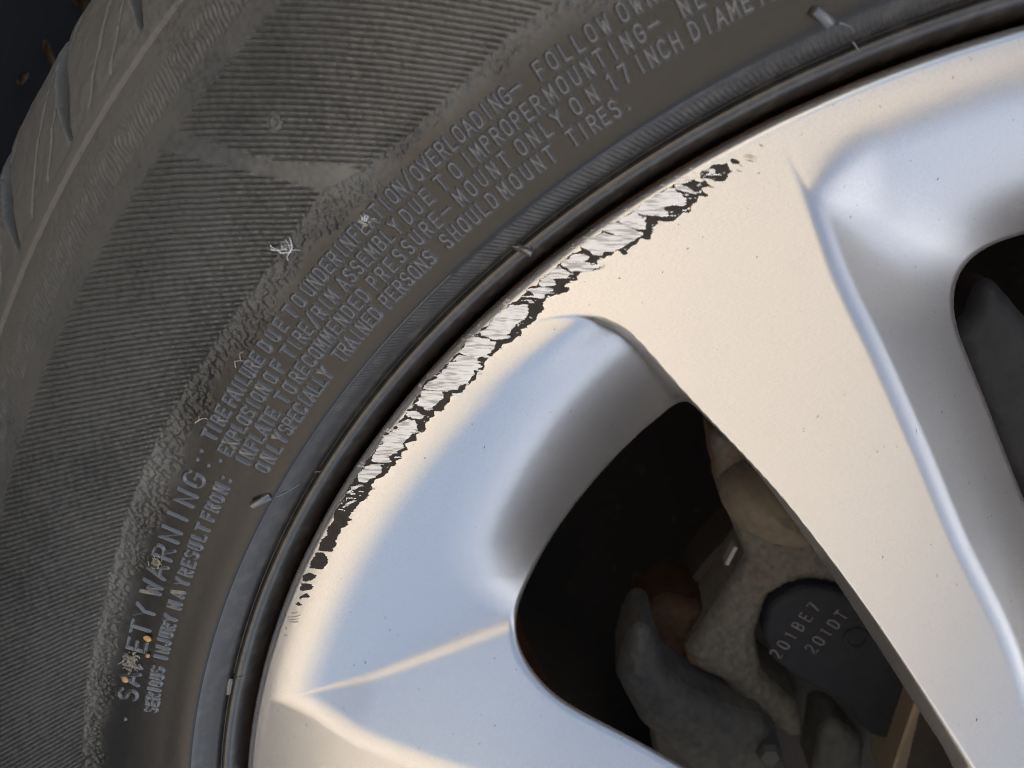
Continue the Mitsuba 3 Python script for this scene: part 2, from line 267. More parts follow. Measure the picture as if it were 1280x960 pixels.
# kerb scrape: chipped primer, bare aluminium and scuffs lying on the rim edge (degrees, millimetres from the axle)
PRIMER = [
    [(151.99, 230.75), (151.38, 231.14), (150.73, 230.48), (150.29, 231.08), (149.58, 230.84), (149.05, 231.68), (148.51, 231.64), (147.94, 231.45), (148.72, 231.77), (148.07, 231.44), (147.37, 231.68), (146.75, 231.77), (146.17, 231.59), (145.76, 231.64), (145.22, 231.62), (144.84, 231.83), (144.37, 231.66), (143.82, 231.57), (143.39, 231.56), (143.06, 232.15), (142.72, 231.89), (142.30, 230.93), (142.24, 231.67), (141.99, 231.02), (141.89, 231.73), (141.57, 231.07), (141.31, 231.07), (141.01, 231.18), (140.80, 231.65), (140.58, 230.93), (140.27, 231.48), (139.81, 231.77), (140.19, 231.56), (139.81, 231.77), (139.44, 231.57), (139.06, 232.52), (138.77, 232.46), (138.33, 231.86), (137.89, 231.79), (137.55, 231.75), (137.22, 231.72), (136.89, 231.48), (136.64, 231.78), (136.23, 231.66), (135.99, 231.96), (135.64, 231.86), (135.35, 232.17), (134.99, 231.88), (134.64, 231.60), (134.38, 231.83), (133.98, 231.37), (133.59, 231.73), (133.17, 231.80), (132.84, 231.97), (132.49, 231.75), (132.15, 231.53), (131.68, 231.06), (131.33, 231.37), (131.10, 231.35), (130.88, 231.72), (130.51, 230.86), (130.29, 231.44), (129.76, 231.37), (129.22, 231.35), (128.79, 231.71), (128.38, 231.56), (128.02, 231.66), (127.63, 231.01), (127.40, 232.02), (127.02, 232.07), (126.58, 231.78), (126.12, 231.62), (126.00, 232.13), (125.57, 232.19), (125.25, 231.60), (124.77, 231.55), (124.25, 231.40), (123.99, 231.79), (123.64, 231.84), (123.13, 231.73), (122.72, 231.88), (122.19, 231.48), (122.05, 231.85), (121.74, 231.34), (121.37, 230.71), (121.03, 230.41), (120.91, 229.86), (120.79, 229.31), (120.53, 229.36), (120.52, 227.90), (120.66, 227.83), (120.92, 228.30), (120.92, 227.26), (120.71, 226.11), (120.87, 226.09), (121.07, 226.82), (121.17, 227.32), (121.42, 226.33), (121.63, 226.27), (121.75, 226.31), (121.84, 225.43), (122.02, 225.05), (122.19, 226.01), (122.53, 225.48), (122.89, 225.28), (123.19, 226.03), (123.36, 226.42), (123.43, 226.88), (123.94, 226.23), (124.03, 225.61), (124.33, 224.99), (124.33, 224.11), (124.68, 225.91), (125.12, 225.36), (125.43, 225.63), (125.60, 225.50), (125.76, 224.76), (125.97, 225.04), (125.98, 226.26), (126.09, 226.88), (126.41, 226.29), (126.69, 226.79), (127.22, 227.13), (127.41, 226.48), (127.12, 225.00), (127.57, 226.02), (127.74, 225.92), (128.25, 227.28), (128.58, 227.17), (128.69, 226.20), (129.02, 226.95), (129.01, 226.94), (129.46, 227.47), (129.18, 226.11), (129.46, 225.62), (130.00, 226.58), (130.54, 227.58), (130.99, 226.79), (131.06, 225.83), (131.56, 225.96), (131.85, 225.34), (132.30, 225.31), (132.84, 226.00), (132.94, 224.71), (133.21, 225.27), (133.65, 225.18), (134.14, 226.15), (134.36, 225.69), (135.12, 226.02), (135.68, 225.98), (135.89, 225.01), (136.47, 225.54), (136.69, 224.57), (137.23, 224.91), (137.51, 225.14), (137.72, 224.62), (138.13, 225.42), (138.52, 226.12), (138.89, 225.31), (139.36, 225.39), (139.56, 224.77), (139.85, 226.59), (140.21, 225.70), (140.14, 225.90), (140.52, 226.11), (140.87, 226.22), (141.22, 225.22), (141.66, 226.26), (142.04, 225.39), (142.50, 226.58), (142.75, 227.03), (142.84, 225.49), (143.25, 226.47), (143.62, 225.52), (144.01, 226.39), (144.04, 225.39), (144.45, 226.40), (144.72, 226.10), (145.34, 226.47), (145.73, 227.40), (146.10, 227.64), (146.41, 226.93), (146.69, 227.24), (147.03, 226.67), (147.54, 227.40), (147.69, 226.35), (148.08, 227.71), (147.55, 227.65), (147.69, 226.43), (148.13, 227.81), (148.91, 228.03), (148.88, 226.96), (149.23, 228.30), (149.31, 227.03), (149.82, 228.54), (150.19, 227.84), (150.88, 227.91), (151.02, 226.99), (151.26, 227.69), (151.54, 227.21), (151.86, 229.38)],
    [(152.83, 230.93), (152.26, 230.74), (152.02, 229.56), (152.08, 228.09), (152.48, 226.98), (153.13, 227.72), (153.41, 230.68)],
    [(154.49, 231.08), (154.10, 231.22), (153.77, 229.88), (153.71, 228.17), (154.15, 228.62), (154.50, 230.15)],
    [(155.25, 230.65), (154.74, 230.93), (154.41, 228.46), (154.73, 227.76), (155.18, 229.61)],
    [(155.88, 230.22), (155.20, 228.67), (155.42, 227.68), (155.76, 229.25)],
    [(156.39, 230.45), (156.03, 229.79), (156.21, 228.42), (156.39, 229.31)],
    [(120.62, 230.72), (120.51, 231.11), (120.23, 230.84), (120.01, 231.10), (119.77, 231.06), (119.60, 230.42), (119.32, 230.17), (119.26, 229.14), (119.30, 228.73), (119.09, 227.63), (119.29, 228.32), (119.49, 228.14), (119.58, 227.32), (119.79, 227.15), (120.08, 227.92), (120.40, 229.43), (120.63, 230.10)],
    [(119.13, 230.50), (119.04, 230.54), (118.74, 229.39), (118.74, 228.88), (118.84, 228.77)]]
BARE = [
    [(147.06, 231.22), (146.47, 229.75), (146.19, 229.09), (146.34, 229.31), (147.00, 230.41)],
    [(145.94, 231.76), (145.38, 230.83), (144.99, 230.47), (144.68, 228.81), (144.98, 227.51), (145.54, 228.20), (146.24, 229.35), (146.26, 230.62)],
    [(144.51, 231.30), (143.86, 231.26), (143.38, 231.01), (143.24, 231.81), (142.48, 230.79), (142.08, 229.63), (141.98, 231.45), (141.29, 229.98), (141.14, 228.50), (141.38, 227.04), (142.09, 227.31), (142.69, 227.56), (142.88, 226.86), (143.49, 227.71), (143.98, 228.31), (144.12, 227.02), (144.57, 229.08), (144.70, 230.63)],
    [(140.95, 231.16), (140.55, 229.84), (140.53, 227.98), (140.61, 227.56), (141.12, 230.46)],
    [(148.48, 230.75), (147.60, 229.09), (147.60, 228.74), (148.49, 230.17)],
    [(140.12, 230.79), (139.62, 230.98), (139.35, 231.65), (138.62, 228.51), (138.71, 227.45), (139.35, 227.35), (140.04, 227.73)],
    [(139.13, 232.02), (138.79, 231.95), (138.23, 231.00), (137.89, 231.38), (137.34, 230.89), (137.05, 231.49), (136.02, 227.56), (135.96, 225.76), (136.40, 226.61), (136.55, 225.86), (137.15, 225.55), (137.59, 226.44), (137.94, 226.05), (138.67, 228.73), (139.10, 231.28)],
    [(136.56, 231.25), (136.29, 231.03), (135.82, 228.31), (135.83, 227.04), (136.57, 230.00)],
    [(136.18, 231.66), (135.63, 231.45), (135.51, 231.96), (135.27, 232.07), (134.96, 231.58), (134.29, 227.59), (134.68, 226.92), (135.28, 227.07), (135.82, 228.31), (136.15, 230.72)],
    [(134.61, 231.30), (134.24, 231.13), (133.95, 230.65), (133.97, 229.72), (133.86, 226.82), (134.29, 228.43)],
    [(133.82, 231.19), (133.40, 231.66), (132.99, 231.74), (132.30, 231.29), (131.63, 229.14), (131.77, 227.86), (132.15, 227.22), (132.63, 227.71), (133.38, 227.12), (133.94, 226.91), (134.24, 228.64), (134.45, 231.11), (134.05, 231.05)],
    [(130.97, 231.29), (130.52, 230.34), (129.93, 227.85), (130.51, 228.62), (130.71, 228.13), (130.93, 228.87)],
    [(130.36, 231.12), (129.73, 231.08), (129.66, 229.20), (129.64, 228.39), (130.31, 230.02)],
    [(129.61, 231.24), (129.00, 231.09), (128.80, 228.91), (128.92, 228.33), (129.37, 229.25), (129.65, 230.11)],
    [(128.83, 231.49), (128.55, 231.56), (127.81, 228.61), (127.53, 226.38), (127.80, 226.31), (128.58, 228.65), (128.73, 230.16)],
    [(128.34, 231.29), (128.00, 231.28), (127.60, 230.23), (127.39, 228.57), (128.01, 229.39)],
    [(127.44, 231.68), (126.97, 231.90), (126.14, 231.27), (125.52, 228.19), (125.43, 226.51), (126.14, 227.01), (126.62, 228.07), (126.85, 227.56), (127.16, 228.75)],
    [(126.03, 231.94), (125.53, 231.96), (125.28, 231.40), (124.71, 227.99), (124.50, 226.59), (124.93, 226.58), (125.37, 226.91), (125.53, 228.09)],
    [(125.20, 231.46), (124.29, 231.10), (124.10, 228.34), (124.23, 227.27), (124.64, 227.95)],
    [(124.19, 231.37), (123.66, 231.75), (122.74, 231.68), (122.18, 231.06), (121.90, 229.30), (121.81, 227.49), (122.01, 227.02), (122.78, 229.08), (123.04, 228.65), (122.89, 226.89), (123.26, 227.56), (123.84, 229.61)],
    [(122.02, 231.63), (121.66, 231.00), (121.41, 229.47), (121.18, 227.74), (121.65, 229.12), (121.86, 230.44)],
    [(120.24, 230.74), (120.07, 230.60), (119.86, 229.78), (120.14, 230.06)]]
SCUFF = [
    [(118.60, 230.74), (118.10, 229.24), (117.76, 227.86), (118.16, 229.20)],
    [(118.65, 230.55), (118.14, 228.83), (117.84, 227.60), (118.20, 228.80)],
    [(118.57, 229.59), (118.14, 228.18), (117.98, 227.40), (118.26, 228.23)],
    [(118.87, 229.30), (118.52, 227.52), (118.74, 228.26)],
    [(117.68, 230.44), (117.19, 228.76), (117.45, 229.73)],
    [(117.60, 230.64), (117.35, 229.53), (117.54, 230.03)],
    [(119.08, 228.50), (118.75, 227.03), (118.94, 227.56)],
    [(119.46, 227.31), (119.14, 226.34), (119.30, 226.54)],
    [(120.57, 228.54), (120.25, 226.71), (120.55, 227.66)],
    [(118.55, 228.96), (118.11, 227.36), (118.38, 228.19)],
    [(157.56, 231.26), (157.12, 228.82), (156.91, 227.73), (157.22, 228.70)],
    [(157.70, 230.94), (157.25, 227.76), (157.60, 229.59)],
    [(157.82, 230.47), (157.54, 228.31), (157.54, 227.63), (157.80, 229.35)],
    [(158.30, 230.81), (158.21, 230.24), (158.50, 230.13)],
    [(158.88, 230.38), (158.80, 229.10), (158.94, 229.85)],
    [(157.11, 230.66), (156.78, 228.57), (157.07, 229.79)]]
def scrape(key, poly, bsdf, lift, groove, soft, jag, res=.00009, cut=.5):
    p = np.asarray(poly, float); s0, s1 = p[:, 0].min() - .35, p[:, 0].max() + .35; r0, r1 = p[:, 1].min() / 1000 - .0012, p[:, 1].max() / 1000 + .0012
    ns, nr = max(8, int(np.radians(s1 - s0) * .228 / res)), max(8, int((r1 - r0) / res))
    q = 4; im = Image.new('L', (ns * q, nr * q), 0)
    px = [((t - s0) / (s1 - s0) * ns * q, (r / 1000 - r0) / (r1 - r0) * nr * q) for t, r in p]
    ImageDraw.Draw(im).polygon(px, fill=255)
    m = np.asarray(im, float).reshape(nr, q, ns, q).mean((1, 3)) / 255
    m = ndimage.gaussian_filter(m, soft).T
    A, Rr = np.meshgrid(np.radians(np.linspace(s0, s1, ns)), np.linspace(r0, r1, nr), indexing='ij'); x, z = Rr * np.cos(A), Rr * np.sin(A)
    st = nz(x * 350 + 5, z * 2600, 0, 41); fn = meshkit.fbm(np.stack([x * 1500, z * 2800, 0 * x], -1), 3, 43)
    m = m - cut + jag * ((st - .5) * .75 + (fn - .5) * .8)
    P, F, _ = clip2d(np.stack([x.ravel(), z.ravel()], 1), grid_faces(ns, nr, True), m.ravel())
    def h(x, z):
        gr = groove * (.6 * nz(x * 220, z * 2300, 0, 51) + .3 * nz(x * 500, z * 5200, 0, 52) + .35 * nz(x * 400, z * 500, 0, 53)) if groove else 0
        return wheel_y(x, z) - lift - gr
    e = 5e-5; x, z = P[:, 0], P[:, 1]
    gx = (h(x + e, z) - h(x - e, z)) / (2 * e); gz = (h(x, z + e) - h(x, z - e)) / (2 * e); N = np.stack([gx, -np.ones_like(gx), gz], 1); N /= np.linalg.norm(N, axis=1, keepdims=True)
    put(key, np.stack([x, h(x, z), z], 1), F, bsdf, normals=N)
for p in PRIMER: scrape('alloy_wheel__chipped_primer', p, 'scraped_primer', .00003, .00002, 2.8, .85)
for p in BARE: scrape('alloy_wheel__bare_metal_patch', p, 'bare_metal', .00007, .00022, 2.4, 1.0, cut=.27)
for p in SCUFF: scrape('alloy_wheel__scuff', p, 'scuff', .00002, 0, .6, .9, .00007)

# ------------------------------------------------------------------ tyre
PROF = np.array([(.2335, .012), (.2352, .0042), (.2365, .0006), (.2378, -.0014), (.239, -.0018), (.2398, -.0009), (.2401, -.0005), (.2406, -.0020), (.2446, -.0088), (.2449, -.0091), (.252, -.0105), (.262, -.0118), (.275, -.0127),
                 (.287, -.0123), (.297, -.0104), (.304, -.0077), (.312, -.0037), (.3195, .0005), (.3223, .0022), (.3235, .0026), (.331, .0060), (.339, .0112), (.346, .0190), (.3500, .0290), (.3515, .045), (.352, .11)])
_u = np.concatenate([[0], np.cumsum(np.hypot(*np.diff(PROF, axis=0).T))])
_pr, _py = PchipInterpolator(_u, PROF[:, 0]), PchipInterpolator(_u, PROF[:, 1]); _pu = PchipInterpolator(PROF[:, 0], _u)
_yr = PchipInterpolator(PROF[:, 0], PROF[:, 1])
def tyre_base(th, u):
    r, y = _pr(u), _py(u); dr_, dy_ = _pr(u, 1), _py(u, 1); l = np.hypot(dr_, dy_); dr_, dy_ = dr_ / l, dy_ / l
    c, s = np.cos(th), np.sin(th)
    return np.stack([r * c, y + 0 * c, r * s], -1), np.stack([dy_ * c, -dr_ + 0 * c, dy_ * s], -1)
_inner = PchipInterpolator([60, 123, 125.4, 129.7, 131.4, 133.0, 134.5, 138.2, 151, 159, 163, 200], [.2714, .2714, .2708, .2696, .2703, .2714, .2735, .2722, .2732, .2722, .2728, .2728])
_bl = PchipInterpolator([.262, .2738, .2896, .302, .31], [133.6, 134.45, 136.36, 137.78, 138.6]); _bu = PchipInterpolator([.262, .273, .282, .294, .302, .31], [131.5, 132.9, 134.6, 136.1, 136.86, 137.5])
NOTCH = [135.85 + 5.25 * k for k in range(-6, 9)]
def tyre_relief(th, u):
    r = _pr(u); deg = np.degrees(th); D = np.zeros(np.broadcast(th, u).shape)
    X, Z = r * np.cos(th), r * np.sin(th)
    # serrated flank
    edge = (nz((X + .5 * Z) * 900, (Z - .5 * X) * 900, 0, 5) - .5) * .0006
    m = ss(-.0004, .0006, r - _inner(deg) + edge) * ss(.3043, .3034, r + edge)
    band = np.minimum(deg - _bu(r), _bl(r) - deg) * np.pi / 180 * r
    m = m * (1 - ss(-.0006, .0002, band + edge))
    ph = (th - np.tan(np.radians(45)) * np.log(r / .285)) * 1120 / (2 * np.pi) + (meshkit.fbm(np.stack([(X + Z) * 90, (X - Z) * 90, 0 * X], -1), 2, 1) - .5) * .28
    f = ph - np.floor(ph)
    saw = ss(0, .26, f) * (.74 + .26 * ss(.9, .3, f)) * (1 - ss(.80, .97, f))
    along = (np.log(r / .285) + th) * .285 * .7071
    lump = nz(along * 900, np.floor(ph) * 7.31, 0, 9) * .6 + nz(along * 2300, np.floor(ph) * 3.17, 0, 12) * .4
    inn = ss(.300, .275, r)
    D += m * (.00074 * saw - .00054 + (.00012 + .00026 * inn) * (lump - .5) * saw)
    D += .00010 * ss(-.0012, .0006, band) * ss(.270, .274, r) * ss(.306, .302, r)
    circ = np.hypot(r - .28876, (deg - 133.83) * np.pi / 180 * r); D = np.where(circ < .0016, -.00015 + .0003 * np.exp(-((circ - .0009) / .00025) ** 2), D)
    # wrinkled ground between flank and lettering
    w = ss(.2655, .2685, r + (nz(X * 200, Z * 200, 0, 8) - .5) * .004) * ss(.0004, -.0006, r - _inner(deg))
    D += w * (.0011 * np.abs(meshkit.fbm(np.stack([X * 560 + 230 * Z, Z * 760 - 200 * X, 0 * X], -1), 3, 4) - .5) ** .7 - .0002)
    D += .00025 * np.exp(-((r - _inner(deg) + .0006) / .0007) ** 2) * (.6 + .8 * (nz(X * 900, Z * 900, 0, 2) - .5))
    # short radial ribs near the shoulder
    c = ss(.3085, .3100, r) * ss(.3168, .3145, r)
    wob = (nz(X * 500, Z * 500, 0, 3) - .5) * .8
    pc = (th + .18 * (r - .313) / .004 * .01) * .313 / .00118 + wob
    D += c * .00040 * (np.sin(2 * np.pi * pc) * .5 - .2)
    D += ss(.305, .309, r) * .00006 * (nz(X * 1500, Z * 1500, 0, 6) - .5) * 2
    D += .00012 * ss(.303, .306, r) * (meshkit.fbm(np.stack([X * 400, Z * 400, 0 * X], -1), 3, 14) - .5)
    # groove and lip
    D -= .0009 * np.exp(-((r - .3222 + edge * .3) / .00042) ** 2)
    # shoulder notches and sipes
    sh = ss(.3245, .3260, r)
    for t in NOTCH:
        ctr = t - (r - .3255) * 105
        a = (deg - ctr) * np.pi / 180 * r
        wd = .0008 + .0022 * ss(.326, .336, r)
        D -= sh * .0070 * ss(.3255, .329, r) * ss(wd, wd * .55, np.abs(a))
        for off, r0, r1, sl, wi in ((-1.54, .3257, .349, -300, .00038), (-3.17, .3257, .345, -290, .00024)):
            a = (deg - (t + off + (r - .326) * sl)) * np.pi / 180 * r
            D -= .0011 * ss(r0, r0 + .001, r) * ss(r1, r1 - .001, r) * ss(wi, wi * .3, np.abs(a) + (nz(X * 700, Z * 700, 0, 21) - .5) * .0002)
    st = meshkit.fbm(np.stack([deg * 1.2 + (r - .33) * 140, (r - .33) * 420, 0 * r], -1), 3, 7)
    D += sh * .0007 * (st - .5)
    # text ground and bead
    D += .000018 * (nz(X * 1300, Z * 1300, 0, 31) - .5)
    return D
def tyre_patch(key, t0, t1, nth, us, relief=True, bsdf='rubber', extra=None):
    th = np.radians(np.linspace(t0, t1, nth)); TH, U = np.meshgrid(th, us, indexing='ij')
    p, n = tyre_base(TH, U)
    D = tyre_relief(TH, U) if relief else np.zeros(TH.shape)
    if extra is not None: D = D + extra(TH, U)
    v = (p + n * D[..., None]).reshape(-1, 3)
    return put(key, v, grid_faces(nth, len(us), True), bsdf, smooth=True)
TA, TB = 100.0, 188.0
u_at = lambda r: float(_pu(r))
def band_ribs(th, u):
    r = _pr(u); deg = np.degrees(th)
    pitch = .00050 + .00060 * ss(168, 122, deg)
    ths = np.radians(np.linspace(60, 220, 2000)); ph = np.cumsum(.2425 / (.00050 + .00060 * ss(168, 122, np.degrees(ths)))) * (ths[1] - ths[0])
    phase = np.interp(th - np.tan(np.radians(32)) * np.log(r / .2425), ths, ph)
    m = ss(.2408, .2412, r) * ss(.2444, .2440, r)
    return m * (.000085 + .00005 * ss(150, 120, deg)) * np.cos(2 * np.pi * phase)
tyre_patch('tyre__bead', TA, TB, 500, np.linspace(0, u_at(.24005), 40), relief=False, bsdf='bead_rubber')
tyre_patch('tyre__bead_band', TA, TB, 2600, np.linspace(u_at(.24005), u_at(.2447), 34), relief=False, bsdf='bead_rubber', extra=band_ribs)
tyre_patch('tyre__sidewall', TA, TB, 1100, np.linspace(u_at(.2447), u_at(.2642), 40))
tyre_patch('tyre__sidewall', 115.0, TB, 2100, np.linspace(u_at(.2642), u_at(.3218), 320))
tyre_patch('tyre__sidewall', TA, 115.0, 90, np.linspace(u_at(.2642), u_at(.3218), 40))
tyre_patch('tyre__shoulder', TA, TB, 1300, np.linspace(u_at(.3218), u_at(.3514), 150))
for key, a, b in (('tyre__bead', 0, u_at(.24005)), ('tyre__sidewall', u_at(.24005), u_at(.3218)), ('tyre__shoulder', u_at(.3218), u_at(.3514))):
    tyre_patch(key, TB, TA + 360, 160, np.linspace(a, b, 30), relief=False, bsdf='bead_rubber' if 'bead' in key else 'rubber')
put('tyre__tread', *revolve([(.3500, .029), (.3518, .05), (.3525, .11), (.3515, .18), (.345, .21), (.30, .232), (.24, .226), (.225, .21)], 0, 360, 240), 'rubber')
tag('tyre', 'black rubber tyre with ribbed dusty sidewall and raised safety warning lettering', 'tyre')
# raised lettering: rounded single-stroke capitals standing on the sidewall
def arc(cx, cy, rx, ry, a0, a1, n=9): return [(cx + rx * math.cos(math.radians(a)), cy + ry * math.sin(math.radians(a))) for a in np.linspace(a0, a1, n)]
O_ = arc(2, 4.3, 1.7, 1.7, 0, 180, 9) + arc(2, 1.7, 1.7, 1.7, 180, 360, 9) + [(3.7, 4.3)]
GLYPH = {
 'A': [[(0, 0), (2, 6), (4, 0)], [(.8, 2), (3.2, 2)]], 'B': [[(.4, 0), (.4, 6), (2.2, 6)] + arc(2.2, 4.6, 1.3, 1.4, 90, -90, 7) + [(.4, 3.2)], [(2.2, 3.2)] + arc(2.2, 1.6, 1.5, 1.6, 90, -90, 7) + [(.4, 0)]],
 'C': [arc(2, 4.3, 1.7, 1.7, 20, 180, 8) + arc(2, 1.7, 1.7, 1.7, 180, 340, 8)], 'D': [[(.4, 0), (.4, 6), (1.8, 6)] + arc(1.8, 3, 1.9, 3, 90, -90, 9) + [(.4, 0)]],
 'E': [[(3.6, 6), (.4, 6), (.4, 0), (3.6, 0)], [(.4, 3.1), (3, 3.1)]], 'F': [[(3.6, 6), (.4, 6), (.4, 0)], [(.4, 3.1), (3, 3.1)]],
 'G': [arc(2, 4.3, 1.7, 1.7, 20, 180, 8) + arc(2, 1.7, 1.7, 1.7, 180, 350, 8) + [(3.7, 2.8), (2.2, 2.8)]], 'H': [[(.4, 0), (.4, 6)], [(3.6, 0), (3.6, 6)], [(.4, 3), (3.6, 3)]],
 'I': [[(2, 0), (2, 6)]], 'J': [[(3.2, 6), (3.2, 1.6)] + arc(1.8, 1.6, 1.4, 1.6, 0, -180, 7)], 'L': [[(.6, 6), (.6, 0), (3.6, 0)]], 'M': [[(.2, 0), (.2, 6), (2, 2), (3.8, 6), (3.8, 0)]],
 'N': [[(.4, 0), (.4, 6), (3.6, 0), (3.6, 6)]], 'O': [O_], 'P': [[(.4, 0), (.4, 6), (2.2, 6)] + arc(2.2, 4.5, 1.5, 1.5, 90, -90, 7) + [(.4, 3)]],
 'R': [[(.4, 0), (.4, 6), (2.2, 6)] + arc(2.2, 4.5, 1.5, 1.5, 90, -90, 7) + [(.4, 3)], [(2, 3), (3.7, 0)]],
 'S': [arc(2, 4.55, 1.6, 1.45, 25, 270, 9) + arc(2, 1.55, 1.65, 1.55, 90, -155, 9)], 'T': [[(.1, 6), (3.9, 6)], [(2, 6), (2, 0)]],
 'U': [[(.4, 6), (.4, 1.6)] + arc(2, 1.6, 1.6, 1.6, 180, 360, 9) + [(3.6, 6)]], 'V': [[(.1, 6), (2, 0), (3.9, 6)]], 'W': [[(0, 6), (1, 0), (2, 4.2), (3, 0), (4, 6)]],
 'X': [[(.2, 0), (3.8, 6)], [(.2, 6), (3.8, 0)]], 'Y': [[(.1, 6), (2, 3), (3.9, 6)], [(2, 3), (2, 0)]], '/': [[(.4, -.6), (3.6, 6.6)]], '-': [[(-.6, 3), (4.6, 3)]],
 '.': [[(2, .3), (2.05, .3)]], '*': [[(2, 3), (2.05, 3)]], ':': [[(2, 1), (2.05, 1)], [(2, 4.6), (2.05, 4.6)]], "'": [[(2, 6), (2, 4.6)]],
 '1': [[(1, 5), (2.2, 6), (2.2, 0)]], '7': [[(.4, 6), (3.6, 6), (1.8, 0)]], '2': [arc(2, 4.4, 1.6, 1.6, 160, -30, 8) + [(.4, 0), (3.7, 0)]], '0': [O_]}
LINES = [
 (262.2, 4.5, 1.45, .0006, [('*', 166.2, 166.2), ('SAFETY', 164.4, 158.6), ('WARNING', 157.03, 149.83), (':', 148.75, 148.75)]),
 (256.0, 2.9, .95, .00062, [('SERIOUS', 165.1, 162.2), ('INJURY', 161.3, 158.55), ('MAY', 157.6, 156.0), ('RESULT', 155.3, 152.3), ('FROM:', 151.5, 149.0)]),
 (263.5, 3.0, .95, .00062, [('*', 148.2, 148.2), ('TIRE', 147.2, 145.7), ('FAILURE', 145.0, 142.35), ('DUE', 141.6, 140.3), ('TO', 139.5, 138.8), ('UNDERINFLATION/OVERLOADING-', 138.1, 125.65), ('FOLLOW', 124.45, 121.5), ("OWNER'S", 120.7, 117.3)]),
 (259.0, 3.0, .95, .00062, [('*', 148.2, 148.2), ('EXPLOSION', 147.5, 143.5), ('OF', 142.8, 142.1), ('TIRE/RIM', 141.2, 137.6), ('ASSEMBLY', 136.8, 133.2), ('DUE', 132.5, 131.3), ('TO', 130.4, 129.6), ('IMPROPER', 128.9, 125.25), ('MOUNTING-', 124.6, 119.9), ('NEVER', 118.6, 116.2)]),
 (254.6, 3.0, .95, .00062, [('INFLATE', 147.6, 144.4), ('TO', 143.4, 142.7), ('RECOMMENDED', 142.0, 136.6), ('PRESSURE-', 135.8, 131.1), ('MOUNT', 130.2, 127.7), ('ONLY', 126.8, 124.9), ('ON', 124.0, 123.2), ('17', 122.3, 121.7), ('INCH', 121.0, 119.4), ('DIAMETER', 118.6, 114.8)]),
 (250.3, 3.0, .95, .00062, [('ONLY', 147.4, 145.4), ('SPECIALLY', 144.8, 141.0), ('TRAINED', 139.8, 136.9), ('PERSONS', 136.1, 133.1), ('SHOULD', 132.0, 129.2), ('MOUNT', 128.5, 126.0), ('TIRES.', 124.8, 122.2)])]
def seg_dist(X, Y, strokes):
    d = np.full(X.shape, 9.0)
    for st in strokes:
        for (x0, y0), (x1, y1) in zip(st[:-1], st[1:]):
            dx, dy = x1 - x0, y1 - y0; t = np.clip(((X - x0) * dx + (Y - y0) * dy) / max(dx * dx + dy * dy, 1e-12), 0, 1)
            d = np.minimum(d, np.hypot(X - x0 - t * dx, Y - y0 - t * dy))
    return d
def merge(parts):
    v, f, n, k = [], [], [], 0
    for a in parts: v.append(a[0]); f.append(a[1] + k); n.append(a[2]); k += len(a[0])
    return np.vstack(v), np.vstack(f), np.vstack(n)
def relief_letter(ch, deg, rc, hmm, wid, hgt, half=.00062, res=.00011):
    """one letter centred at an angle on the tyre"""
    k = hmm / 1000 / 6; kx = wid * k * .82
    st = [[((x - 2) * kx, (y - 3) * k) for x, y in s_] for s_ in GLYPH[ch]]
    pts = np.array([p for s_ in st for p in s_]); x0, y0 = pts.min(0) - half * 1.3; x1, y1 = pts.max(0) + half * 1.3
    X, Y = np.meshgrid(np.arange(x0, x1 + res, res), np.arange(y0, y1 + res, res), indexing='ij')
    P, F, _ = clip2d(np.stack([X.ravel(), Y.ravel()], 1), grid_faces(*X.shape, True), half - seg_dist(X, Y, st).ravel())
    if len(P) == 0: return None
    r = rc / 1000
    def surf(x, y):
        d = seg_dist(x, y, st); h = hgt * (.5 + .5 * np.cos(np.pi * np.clip(d / half, 0, 1))) ** .8 - .00004
        h = h + .00005 * (nz((x + deg) * 2500, y * 2500, rc, 61) - .5)
        th = math.radians(deg) - x / r; rr = r + y; p, n = tyre_base(th, _pu(rr)); return p + n * h[:, None]
    e = 2e-5; x, y = P[:, 0], P[:, 1]; v = surf(x, y)
    n = np.cross(surf(x + e, y) - surf(x - e, y), surf(x, y + e) - surf(x, y - e)); n /= np.maximum(np.linalg.norm(n, axis=1, keepdims=True), 1e-20)
    n = np.where((n[:, 1] > 0)[:, None], -n, n)
    return v, F, n
for rc, hmm, wid, hgt, words in LINES:
    parts = []
    for w, a, b in words:
        for i, ch in enumerate(w):
            deg = a + (b - a) * (i / max(len(w) - 1, 1))
            g = relief_letter(ch, deg, rc + (rng.random() - .5) * .15, hmm, wid, hgt)
            if g: parts.append(g)
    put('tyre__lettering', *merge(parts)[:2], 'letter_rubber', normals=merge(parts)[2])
# vent stubs left by the mould, each with the hairline it stands on
def tube(pts, rads, n=8):
    pts = np.asarray(pts, float); rads = np.array(np.broadcast_to(rads, len(pts)), float); ok = np.concatenate([[True], np.linalg.norm(np.diff(pts, axis=0), axis=1) > 1e-7]); pts, rads = pts[ok], rads[ok]; t = np.gradient(pts, axis=0); t /= np.linalg.norm(t, axis=1, keepdims=True)
    a = np.cross(t, [.3, .9, .2]); a /= np.linalg.norm(a, axis=1, keepdims=True); b = np.cross(t, a)
    an = np.linspace(0, 2 * np.pi, n + 1)[:-1]
    v = (pts[:, None] + rads[:, None, None] * (np.cos(an)[None, :, None] * a[:, None] + np.sin(an)[None, :, None] * b[:, None])).reshape(-1, 3)
    f = []
    for i in range(len(pts) - 1):
        for j in range(n):
            p, q = i * n + j, i * n + (j + 1) % n; f += [[p, q, q + n], [p, q + n, p + n]]
    v = np.vstack([v, pts[:1], pts[-1:]]); c0, c1 = len(v) - 2, len(v) - 1; m = (len(pts) - 1) * n
    for j in range(n): f += [[c0, (j + 1) % n, j], [c1, m + j, m + (j + 1) % n]]
    return v, np.array(f)
